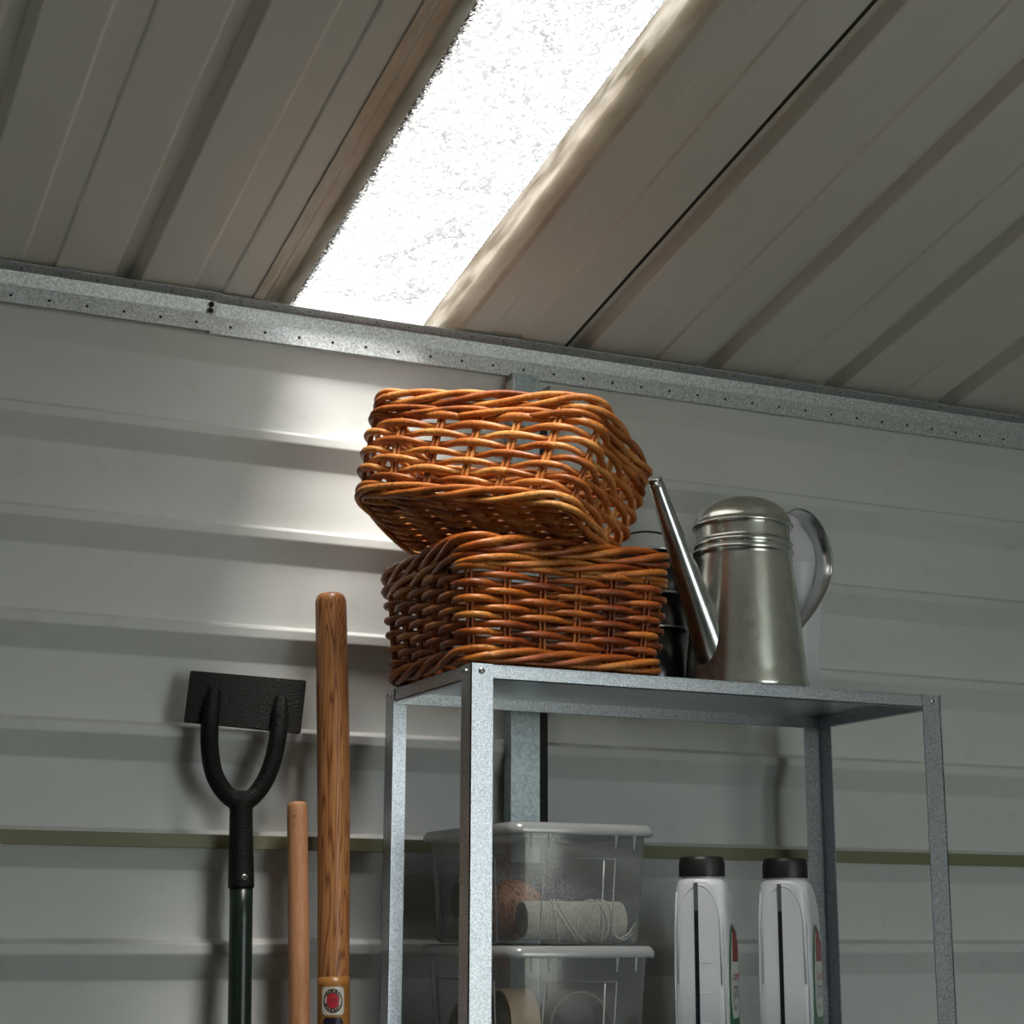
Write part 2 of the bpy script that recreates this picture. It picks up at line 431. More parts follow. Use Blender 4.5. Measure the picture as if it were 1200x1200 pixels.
def side_wall(name, x0, x1):
    prof_ = [(FRONT_Y-0.02, 0), (2.40, 0), (2.40, roof_z(2.40)), (RIDGE, roof_z(RIDGE)), (FRONT_Y-0.02, roof_z2(FRONT_Y-0.02))]
    vs = [(x, y, z) for x in (x0, x1) for y, z in prof_]
    fs = [(0, 1, 2, 3, 4), (9, 8, 7, 6, 5)]+[(i, 5+i, 5+(i+1) % 5, (i+1) % 5) for i in range(5)]
    struct(frompy(name, vs, fs, M['wall_inside']))
side_wall('wall_left', XL-0.03, XL); side_wall('wall_right', XR, XR+0.03)
bm = bmesh.new(); zf = roof_z2(FRONT_Y)
add_box(bm, XL, DOOR_X0, FRONT_Y-0.03, FRONT_Y, 0, zf)
add_box(bm, DOOR_X1, XR, FRONT_Y-0.03, FRONT_Y, 0, zf)
add_box(bm, DOOR_X0, DOOR_X1, FRONT_Y-0.03, FRONT_Y, DOOR_Z, zf)
struct(frombm('wall_front', bm, M['wall_inside']))
struct(box('floor', XL-0.1, XR+0.1, FRONT_Y-0.1, 2.45, -0.05, 0, M['floor']))
struct(box('ground', -14, 16, -16, 16, -0.12, -0.051, M['ground']))
dr = box('door_1', DOOR_X1-0.03, DOOR_X1, FRONT_Y-1.2, FRONT_Y-0.05, 0.02, DOOR_Z-0.02, M['wall']); struct(dr)

# ceiling: lapped roof sheets with trapezoid ribs
ceiling = empty('ceiling'); struct(ceiling)
def sheet_profile(x0, x1, ribs, bands, lift0=0.0, lift1=0.0):
    """list of (x, height) across the sheet; ribs (a,b) rise, bands (a,b) are shallow swages"""
    P = [(x0, 0.0)]
    ev = [('r', a, b) for a, b in ribs]+[('s', a, b) for a, b in bands]
    ev.sort(key=lambda e: e[1])
    for kind, a, b in ev:
        if kind == 'r': q = [(a, 0), (a+0.009, 0.022), (b-0.009, 0.022), (b, 0)]
        else: q = [(a-0.003, 0), (a, 0.003), (b, 0.003), (b+0.003, 0)]
        P += [p for p in q if x0 < p[0] < x1]
    P.append((x1, 0.0 if not (ribs and ribs[-1][1] > x1 > ribs[-1][0]) else 0.012))
    return P
def roof_sheet(name, P, off, mat, y0=RY0, y1=RY1, thick=0.0012):
    NY = 2
    vs, fs = [], []
    for (x, h) in P:
        for y in (y0, y1): vs.append((x, y, roof_z(y)+h+off))
    for i in range(len(P)-1): fs.append((2*i, 2*i+1, 2*i+3, 2*i+2))
    o = frompy(name, vs, fs, mat, ceiling)
    s = o.modifiers.new('bevel', 'BEVEL'); s.width = 0.0015; s.segments = 2; s.limit_method = 'ANGLE'; s.angle_limit = radians(8)
    if thick:
        s = o.modifiers.new('thick', 'SOLIDIFY'); s.thickness = thick; s.offset = 0
    return o
ribsA = [(0.464-0.232*i, 0.504-0.232*i) for i in range(4, -1, -1)]
bandsA = [(r_[0]+0.1135, r_[0]+0.1535) for r_ in ribsA]
roof_sheet('roof_panel', sheet_profile(XL-0.05, 0.7172, ribsA+[(0.674, 0.7175)], bandsA), 0.0032, M['roof'])
roof_sheet('roof_panel', [(0.957, 0.020), (0.962, 0.020), (0.972, 0.0), (1.026, 0), (1.029, 0.003), (1.076, 0.003), (1.079, 0), (1.1525, 0)], 0.0032, M['roof'])
ribsC = [(1.1575+0.2312*i, 1.1985+0.2312*i) for i in range(10)]
bandsC = [(r_[0]+0.107, r_[0]+0.157) for r_ in ribsC]
roof_sheet('roof_panel', sheet_profile(1.13, XR+0.05, ribsC, bandsC), 0.0085, M['roof'])
vs = [(x_, y_, z_) for x_ in (XL-0.05, XR+0.05) for y_, z_ in ((RIDGE+0.012, roof_z(RIDGE)+0.034), (RIDGE-0.004, roof_z2(RIDGE)+0.012), (FRONT_Y-0.4, roof_z2(FRONT_Y-0.4)+0.002))]  # front slope out of view; its overhang is added to shade the doorway
o = frompy('roof_panel', vs, [(0, 1, 4, 3), (1, 2, 5, 4)], M['roof'], ceiling)
s_ = o.modifiers.new('thick', 'SOLIDIFY'); s_.thickness = 0.002
o = frompy('ridge_cap', [(x_, y_, z_) for x_ in (XL-0.05, XR+0.05) for y_, z_ in ((RIDGE+0.10, roof_z(RIDGE+0.10)+0.033), (RIDGE, roof_z(RIDGE)+0.036), (RIDGE-0.10, roof_z2(RIDGE-0.1)+0.02))], [(0, 1, 4, 3), (1, 2, 5, 4)], M['roof_top'], ceiling)
s_ = o.modifiers.new('thick', 'SOLIDIFY'); s_.thickness = 0.002
vs = [(x_, y_, roof_z(y_)+h_) for x_ in (1.1515, 1.1570) for y_ in (RY0, RY1) for h_ in (0.0022, 0.0075)]  # near-black strip stands in for the shaded gap at the lap
o = frompy('seam_gap_shade', vs, [(0, 1, 3, 2), (4, 6, 7, 5), (0, 4, 5, 1), (2, 3, 7, 6), (0, 2, 6, 4), (1, 5, 7, 3)], M['slot'], ceiling)
o['label'] = 'dark strip for the shaded gap between two roof panels'
# skylight: flat glowing pan with lapped rib flanges
roof_sheet('skylight_panel', [(0.7172, 0), (0.9197, 0)], 0.0, M['skylight'], thick=0)
o = roof_sheet('skylight_flange', [(0.6625, 0), (0.6755, 0), (0.684, 0.018), (0.687, 0.0195), (0.690, 0.018), (0.693, 0.0195), (0.7065, 0.0195), (0.7172, 0.0)], 0.0, M['fibre_edge'], thick=0)
o['label'] = 'left lapped edge of the skylight sheet'
o = roof_sheet('skylight_flange', [(0.9195, 0.0), (0.932, 0.010), (0.944, 0.0165), (0.956, 0.0165), (0.967, 0.006), (0.974, 0.0), (0.984, 0.0)], 0.0, M['fibre_edge'], thick=0)
o['label'] = 'right lapped edge of the skylight sheet'

# eave channel along the top of the back wall
def extrude_x(name, P, x0, x1, mat, parent=None, thick=0.0015):
    vs, fs = [], []
    for (y, z) in P: vs += [(x0, y, z), (x1, y, z)]
    for i in range(len(P)-1): fs.append((2*i, 2*i+1, 2*i+3, 2*i+2))
    o = frompy(name, vs, fs, mat, parent)
    s = o.modifiers.new('thick', 'SOLIDIFY'); s.thickness = thick; s.offset = 0
    return o
trim = empty('trim_1'); struct(trim)
extrude_x('channel_length', [(2.350, 1.8955), (2.331, 1.8960), (2.331, 1.9200), (2.337, 1.9214), (2.331, 1.9415), (2.306, 1.9452)], 0.6085, XR, M['galv_channel'], trim)
extrude_x('channel_length', [(2.3285, 1.8975), (2.3285, 1.9220), (2.3345, 1.9234), (2.3285, 1.9432), (2.304, 1.9462)], XL, 0.6085, M['galv_channel'], trim)
extrude_x('splice_tongue', [(2.3293, 1.9235), (2.3283, 1.9432), (2.304, 1.9462)], 0.6075, 0.6165, M['galv_channel'], trim)
def disc_y(name, x, y, z, r_, mat, parent, t=0.0006, segs=12):
    bm = bmesh.new()
    bmesh.ops.create_cone(bm, cap_ends=True, segments=segs, radius1=r_, radius2=r_, depth=t,
                          matrix=Matrix.Translation((x, y, z)) @ Matrix.Rotation(pi/2, 4, 'X'))
    return frombm(name, bm, mat, parent)
proto = None
x = 0.588
hx = []
while x > XL+0.05: hx.append(x); x -= 0.0505
x = 0.6375
while x < XR-0.05: hx.append(x); x += 0.0505
for i, x in enumerate(sorted(hx)):
    if x < 0.25 or x > 2.2: continue
    disc_y('rivet_hole', x, 2.3298 if x > 0.6085 else 2.3272, 1.9075, 0.0020, M['slot'], trim)
for x, z in ((0.6085, 1.9365), (0.6078, 1.9272)):
    o = disc_y('bolt_hole', x, 2.3272, z, 0.0037, M['slot'], trim, segs=20)
bm = bmesh.new()
for i, x in enumerate(sorted(hx)):
    if 0.25 < x < 2.2:
        bmesh.ops.create_cone(bm, cap_ends=True, segments=8, radius1=0.0012, radius2=0.0012, depth=0.0012, matrix=Matrix.Translation((x+0.01, 2.316, 1.9427)))
frombm('lip_screw', bm, M['slot'], trim)['kind'] = 'stuff'

# olive rail
tr2 = box('trim_2', XL, XR, 2.3345, 2.342, 1.1885, 1.2065, M['olive'], bev=0.001); struct(tr2)
# wall stud behind the shelf, with its top bracket
st = empty('trim_3'); struct(st)
bm = bmesh.new()
add_box(bm, 1.068, 1.1135, 2.3185, 2.3205, 0, 1.897); add_box(bm, 1.068, 1.0695, 2.3205, 2.342, 0, 1.897)
add_box(bm, 1.112, 1.1135, 2.3205, 2.3245, 0, 1.897)
frombm('stud_face', bm, M['galv_stud'], st)
box('stud_strip', 1.1165, 1.1285, 2.3235, 2.338, 0, 1.86, M['slot'], st)  # near-black strip set back beyond the stud's right edge
bm = bmesh.new(); add_box(bm, 1.066, 1.068, 2.310, 2.338, 1.868, 1.885); add_box(bm, 1.1135, 1.1295, 2.3195, 2.321, 1.866, 1.872)
add_box(bm, 1.1255, 1.1275, 2.306, 2.338, 1.862, 1.882)
frombm('stud_bracket', bm, M['screw'], st)

# ------------------------------------------------------------------ shelving unit
SX0, SX1, SY0, SY1, ST = 0.8553, 1.5565, 1.9735, 2.262, 1.400
shelf_unit = tag(empty('shelving_unit', (SX0, SY0, 0)), 'galvanised steel shelving unit with angle posts holding baskets on top and boxes below', 'shelving')
def shelf_board(z):
    bm = bmesh.new(); x0, x1, y0, y1 = 0.0015, SX1-SX0-0.0015, 0.0015, SY1-SY0-0.0015
    add_box(bm, x0, x1, y0, y1, z-0.0015, z)
    h = 0.0175; t = 0.0012; L = 0.009
    add_box(bm, x0, x1, y0, y0+t, z-h, z-0.001); add_box(bm, x0, x1, y1-t, y1, z-h, z-0.001)
    add_box(bm, x0, x0+t, y0, y1, z-h, z-0.001); add_box(bm, x1-t, x1, y0, y1, z-h, z-0.001)
    add_box(bm, x0, x1, y0, y0+L, z-h, z-h+t); add_box(bm, x0, x1, y1-L, y1, z-h, z-h+t)
    add_box(bm, x0, x0+L, y0, y1, z-h, z-h+t); add_box(bm, x1-L, x1, y0, y1, z-h, z-h+t)
    return frombm('shelf', bm, M['galv'], shelf_unit)
SHELF2 = 0.9190
for z in (ST, SHELF2, 0.48, 0.06): shelf_board(z)
W, D = SX1-SX0, SY1-SY0
FL = 0.0295; t = 0.0014
def screw(x, y, z, axis):
    bm = bmesh.new()
    R = {'y': Matrix.Rotation(pi/2, 4, 'X'), 'x': Matrix.Rotation(-pi/2, 4, 'Y')}[axis]
    bmesh.ops.create_uvsphere(bm, u_segments=14, v_segments=8, radius=0.0043, matrix=Matrix.Scale(0.65, 4, (0, 0, 1)))
    bmesh.ops.transform(bm, matrix=Matrix.Translation((x, y, z)) @ R, verts=bm.verts[:])
    s = frombm('screw', bm, M['screw'], shelf_unit, True)
    bm = bmesh.new(); add_box(bm, -0.0022, 0.0022, -0.0005, 0.0005, 0.0020, 0.0029); add_box(bm, -0.0005, 0.0005, -0.0022, 0.0022, 0.0020, 0.0029)
    bmesh.ops.transform(bm, matrix=Matrix.Translation((x, y, z)) @ R @ Matrix.Rotation(0.5, 4, 'Z'), verts=bm.verts[:])
    frombm('screw_slot', bm, M['slot'], s)
for (cx, cy, sx, sy) in ((0, 0, 1, 1), (W, 0, -1, 1), (0, D, 1, -1), (W, D, -1, -1)):
    bm = bmesh.new()
    xa, xb = sorted((cx, cx+sx*FL)); ya, yb = sorted((cy, cy+sy*t)); add_box(bm, xa, xb, ya, yb, 0, ST+0.0005)
    xa, xb = sorted((cx, cx+sx*t)); ya, yb = sorted((cy, cy+sy*FL)); add_box(bm, xa, xb, ya, yb, 0, ST+0.0005)
    frombm('post', bm, M['galv'], shelf_unit)
    for z in (ST-0.0085, SHELF2-0.0085, 0.4715, 0.0515):
        if cy == 0: screw(cx+sx*0.014, -0.0004, z, 'y')
        if cx == 0: screw(-0.0004, cy+sy*0.016, z, 'x')
for x in (W-FL+0.012, ):
    for z in (ST-0.048,):
        disc_y('post_hole', x, D-t-0.0006, z, 0.0019, M['screw'], shelf_unit)
bm = bmesh.new(); bmesh.ops.create_cone(bm, cap_ends=True, segments=12, radius1=0.0019, radius2=0.0019, depth=0.001, matrix=Matrix.Translation((W-t-0.0006, D-0.013, ST-0.048)) @ Matrix.Rotation(pi/2, 4, 'Y'))
frombm('post_hole', bm, M['screw'], shelf_unit)

# ------------------------------------------------------------------ wicker baskets
def rr_path(hx, hy, rc):
    """rounded rectangle, param s in [0,1) starting mid left side going counter-clockwise... returns f(s)->(pos, outward)"""
    rc = min(rc, hx*0.9, hy*0.9)
    segs = []   # (length, type, data)
    sx, sy = hx-rc, hy-rc
    arc = pi/2*rc
    order = [('l', Vector((-sx, -hy)), Vector((sx, -hy)), Vector((0, -1))), ('a', Vector((sx, -sy)), -pi/2),
             ('l', Vector((hx, -sy)), Vector((hx, sy)), Vector((1, 0))), ('a', Vector((sx, sy)), 0),
             ('l', Vector((sx, hy)), Vector((-sx, hy)), Vector((0, 1))), ('a', Vector((-sx, sy)), pi/2),
             ('l', Vector((-hx, sy)), Vector((-hx, -sy)), Vector((-1, 0))), ('a', Vector((-sx, -sy)), pi)]
    lens = [(o_[2]-o_[1]).length if o_[0] == 'l' else arc for o_ in order]
    tot = sum(lens)
    def f(s):
        d = (s % 1.0)*tot
        for o_, L in zip(order, lens):
            if d <= L+1e-12:
                if o_[0] == 'l':
                    return o_[1].lerp(o_[2], d/L if L else 0), o_[3]
                a = o_[2]+pi/2*d/L
                nn = Vector((cos(a), sin(a)))
                return o_[1]+nn*rc, nn
            d -= L
        return order[0][1], order[0][3]
    return f, tot

def make_basket(root, A, B, H, fa, fb, N, row_gap, rod_r, z_low, z_top, rc, mat, seed, stake_r=0.0024, amp=0.0046, bulge=0.004, top_r=(0.0062, 0.0085), twists=7, wale=True, base_gap=0.0105, strand=0.004):
    rg = random.Random(seed)
    def surf(s, z, out=0.0):
        h = min(max(z/H, -0.1), 1.1)
        g = bulge*sin(pi*min(max(h, 0), 1))
        f, _ = rr_path(A/2+fa*h+g, B/2+fb*h+g, rc)
        p, nn = f(s)
        return Vector((p.x+nn.x*out, p.y+nn.y*out, z))
    s_off = 0.5/N
    # stakes in pairs
    for j in range(N):
        s = (j+0.5)/N
        for dd in (-1, 1):
            pts = []
            for i in range(9):
                z = 0.008+(H-0.012)*i/8
                pts.append(surf(s+dd*0.0031/(2*(A+B)), z, 0.0006*sin(7*z*40+j)))
            tube('stake', pts, stake_r*rg.uniform(0.9, 1.12), mat, root, 6)
    # weavers: every row runs in front of one stake pair and behind the next
    nrows = int(round((z_top-z_low)/row_gap))
    spp = 8
    for row in range(nrows+1):
        z = z_low+(z_top-z_low)*row/nrows
        cuts = sorted(rg.sample(range(N), 3))
        ph = rg.uniform(0, 9)
        for ci in range(3):
            a = cuts[ci]; b_ = cuts[(ci+1) % 3]+(N if ci == 2 else 0)
            # start and end behind a stake
            a2 = a-0.35; b2 = b_+0.55
            n_ = int((b2-a2)*spp)+1
            rr_ = rod_r*rg.uniform(0.9, 1.1)
            pts, rad = [], []
            for i in range(n_+1):
                q = a2+(b2-a2)*i/n_
                s = (q+0.5)/N
                c = cos(pi*(q+row))
                c = math.copysign(abs(c)**0.75, c)
                zz = z+0.0010*noise.noise(Vector((q*0.6+ph, row*3.1, seed)))+0.0012*c*0
                end = min(1.0, min(i, n_-i)/spp*1.6)
                inn = -0.0035*(1-end)
                pts.append(surf(s, zz, amp*c+inn))
                belly = 0.86+0.20*max(0, cos(pi*(q+row)))
                rad.append(rr_*belly*(0.55+0.45*min(1, end+0.2)))
            tube('rod', pts, rad, mat, root, 7)
    # borders: twisted strands
    def rope(zc, rn, rz, K, tw, sr, out, name):
        n_ = 190
        for kk in range(K):
            pts, rad = [], []
            ph = rg.uniform(-0.15, 0.15)
            for i in range(n_):
                s = i/n_
                a = 2*pi*(tw*s+kk/K)+ph+0.35*noise.noise(Vector((s*8, kk*5, seed+3)))
                rad.append(sr*(0.86+0.2*cos(a))*(1+0.12*noise.noise(Vector((s*14, kk*9, seed)))))
                pts.append(surf(s, zc+rz*sin(a), out+rn*cos(a)))
            tube(name, pts, rad, mat, root, 7, closed=True)
    rope(H, top_r[0], top_r[1], 4, twists, strand, 0.001, 'border_rod')
    if wale: rope(H-0.0205, 0.0058, 0.0055, 3, twists, strand*0.93, 0.001, 'wale_rod')
    rope(0.0128, 0.0056, 0.0078, 4, twists-1, strand*0.97, 0.001, 'foot_rod')
    # woven base
    nb = max(4, int(A/0.045)); hx, hy = A/2-0.002, B/2-0.002
    xs = [-hx+2*hx*(i+0.5)/nb for i in range(nb)]
    for x in xs:
        for dd in (-0.003, 0.003):
            tube('base_stick', [(x+dd, -hy, 0.010), (x+dd, 0, 0.010), (x+dd, hy, 0.010)], stake_r*1.1, mat, root, 6)
    nr = int(2*hy/base_gap)
    for j in range(nr):
        y = -hy+2*hy*(j+0.5)/nr
        pts, rad = [], []
        n_ = nb*8
        L = hx if abs(y) < hy-rc*0.5 else hx-rc*0.5
        for i in range(n_+1):
            x = -L+2*L*i/n_
            c = cos(pi*((x+hx)/(2*hx)*nb-0.5+j))
            pts.append((x, y+0.001*noise.noise(Vector((x*20, j, seed))), 0.010-0.0040*c)); rad.append(0.0039)
        tube('base_rod', pts, rad, mat, root, 6)

lower = tag(empty('wicker_basket', (0.9885, 2.112, ST+0.0005)), 'dark red-brown wicker basket standing level on the left end of the shelf', 'basket')
make_basket(lower, 0.268, 0.262, 0.150, 0.010, 0.014, 22, 0.0098, 0.0046, 0.030, 0.120, 0.030, M['wicker_red'], 3, bulge=0.002, twists=5, base_gap=0.02, top_r=(0.0055, 0.0088), strand=0.0046)
upper = tag(empty('wicker_basket', (0, 0, 0)), 'light orange-brown wicker basket tilted on top of the other basket', 'basket')
make_basket(upper, 0.306, 0.178, 0.1455, 0.0125, 0.012, 18, 0.0128, 0.0051, 0.030, 0.119, 0.032, M['wicker_light'], 11, stake_r=0.0030, amp=0.0050, bulge=0.003, twists=4, strand=0.0046, top_r=(0.0055, 0.0088), base_gap=0.0080)
rv = Vector((-0.2013, 0.27, -0.8702))
upper.matrix_world = Matrix.Translation((0.9141, 2.0749, 1.5835)) @ Matrix.Rotation(rv.length, 4, rv.normalized())

# ------------------------------------------------------------------ watering can
can = tag(empty('watering_can', (1.3072, 2.070, ST+0.0005)), 'galvanised metal watering can with domed lid and long straight spout', 'watering can')
P = [(0.0, 0.004), (0.082, 0.003), (0.0845, 0.0), (0.0862, 0.001), (0.0862, 0.006)]
HB = 0.232
RB, RT = 0.0852, 0.0650
def cr(z): return RB+(RT-RB)*(z/0.212)
for i in range(1, 18): P.append((cr(0.006+0.178*i/17), 0.006+0.178*i/17))
for zc in (0.193, 0.2035):
    for i in range(9):
        a = pi*i/8
        P.append((cr(zc)+0.0028*sin(a), zc-0.0042*cos(a)))
P += [(cr(0.212), 0.212), (0.0645, HB)]
o = lathe('body', P, M['zinc'], can, 96)
P = [(0.0650, HB-0.004), (0.0690, HB-0.004), (0.0705, HB-0.0015), (0.0695, HB+0.001), (0.0675, HB+0.002)]
for i in range(1, 15):
    a = pi/2*i/14
    P.append((0.0670*cos(a), HB+0.002+0.040*sin(a)))
lathe('lid', P, M['zinc'], can, 96)
sr_ = Vector((0.9079, -0.4191, 0)); sf_ = Vector((0.4185, 0.9082, 0))
def cdir(ang): return (sr_*cos(ang)+sf_*sin(ang)).normalized()
dS = -cdir(radians(38)); dH = cdir(radians(38))
tip = dS*0.1650; tip.z = 1.674-ST; base = dS*0.050; base.z = 0.026
mid = []
n_ = 20
pts, rad = [], []
for i in range(n_+1):
    q = i/n_
    p = base.lerp(tip, q)
    pts.append(p); rad.append(0.0245*(1-q)+0.0102*q + 0.004*(1-q)**3)
tube('spout', pts, rad, M['zinc_bright'], can, 40)
d_ = (tip-base).normalized()
tube('spout_mouth', [tip-d_*0.002, tip+d_*0.0015], 0.0110, M['zinc_bright'], can, 32)
# strap handle
wd = Vector((-dH.y, dH.x, 0))
ctrl = [(0.058, 0.226), (0.070, 0.252), (0.096, 0.268), (0.128, 0.264), (0.153, 0.240), (0.164, 0.208), (0.156, 0.172), (0.130, 0.134), (0.100, 0.104), (0.0765, 0.082)]
def catmull(P, m=8):
    out = []
    for i in range(len(P)-1):
        p0 = Vector(P[max(i-1, 0)]); p1 = Vector(P[i]); p2 = Vector(P[i+1]); p3 = Vector(P[min(i+2, len(P)-1)])
        for k in range(m):
            t_ = k/m
            out.append(0.5*((2*p1)+(p2-p0)*t_+(2*p0-5*p1+4*p2-p3)*t_*t_+(3*p1-p0-3*p2+p3)*t_**3))
    out.append(Vector(P[-1])); return out
cp = catmull(ctrl)
vs, fs = [], []
hw = 0.0155
for i, p in enumerate(cp):
    d = (cp[min(i+1, len(cp)-1)]-cp[max(i-1, 0)]).normalized(); nn = Vector((-d.y, d.x))
    for (a, b_) in ((-hw, 0.0013), (-hw+0.002, 0.0), (hw-0.002, 0.0), (hw, 0.0013), (hw, 0.0026), (hw-0.0025, 0.0012), (-hw+0.0025, 0.0012), (-hw, 0.0026)):
        q = p+nn*b_
        v = dH*q.x+wd*a; v.z = q.y
        vs.append(v)
m_ = len(cp)
for i in range(m_-1):
    for k in range(8):
        fs.append((i*8+k, i*8+(k+1) % 8, (i+1)*8+(k+1) % 8, (i+1)*8+k))
o = frompy('handle', vs, fs, M['zinc_bright'], can); autosmooth(o, 40)

# ------------------------------------------------------------------ dark pails behind the spout (nested stack)
def pail(i, cx, cy, z0, h, R0, R1, label, bail_ang, bail_tilt):
    p = tag(empty('pail', (cx, cy, z0)), label, 'bucket', 'nested dark pails')
    lathe('body', [(0, 0.002), (R0-0.002, 0.002), (R0, 0.0), (R0+0.001, 0.002), (R1, h-0.004), (R1-0.0015, h-0.004), (R0-0.0015, 0.004), (0, 0.004)], M['pail'], p, 56)
    rim = [(Vector((R1*cos(2*pi*k/56), R1*sin(2*pi*k/56), h-0.003))) for k in range(56)]
    tube('rim', rim, 0.0019, M['pail_rim'], p, 8, closed=True)
    Rb = R1+0.003; pts = []
    for k in range(25):
        a = pi*k/24
        q = Vector((Rb*cos(a), sin(a)*Rb*0.95, 0))
        q = Matrix.Rotation(bail_tilt, 3, 'X') @ q
        q = Matrix.Rotation(bail_ang, 3, 'Z') @ q
        pts.append(q+Vector((0, 0, h-0.012)))
    tube('bail', pts, 0.0015, M['wire'], p, 8)
    for s_ in (0, pi):
        e = Vector((Rb*cos(bail_ang+s_), Rb*sin(bail_ang+s_), h-0.012))
        bm = bmesh.new(); bmesh.ops.create_uvsphere(bm, u_segments=10, v_segments=6, radius=0.004, matrix=Matrix.Translation(e))
        frombm('lug', bm, M['pail_rim'], p, True)
    return p
pc = (1.213, 2.170)
pail(0, *pc, ST+0.0005, 0.096, 0.048, 0.054, 'lowest dark pail of the stack behind the watering can spout', 0.3, 0.12)
pail(1, *pc, ST+0.040, 0.104, 0.0475, 0.0565, 'middle dark pail of the stack behind the watering can spout', -0.3, 0.2)
pail(2, *pc, ST+0.089, 0.115, 0.048, 0.060, 'topmost dark pail with wire bail behind the watering can spout', -0.42, 1.05)

# white plastic jug behind the can
jug = tag(empty('jug', (1.4530, 2.165, ST+0.0005)), 'white plastic jug standing behind the watering can handle', 'jug')
o = lathe('body', [(0, 0.002), (0.030, 0.0), (0.032, 0.003), (0.0345, 0.045), (0.0350, 0.046), (0.0360, 0.075), (0.0355, 0.0765), (0.0363, 0.078), (0.0425, 0.19), (0.0432, 0.204), (0.0442, 0.206), (0.0434, 0.208), (0.0455, 0.240), (0.0435, 0.262), (0.040, 0.275), (0.034, 0.2795), (0.0325, 0.2795), (0.032, 0.272), (0.0, 0.270)], M['white_plastic'], jug, 56); autosmooth(o, 40)
lathe('cap', [(0.0, 0.282), (0.030, 0.282), (0.0315, 0.280), (0.0315, 0.271)], M['white_plastic'], jug, 40)

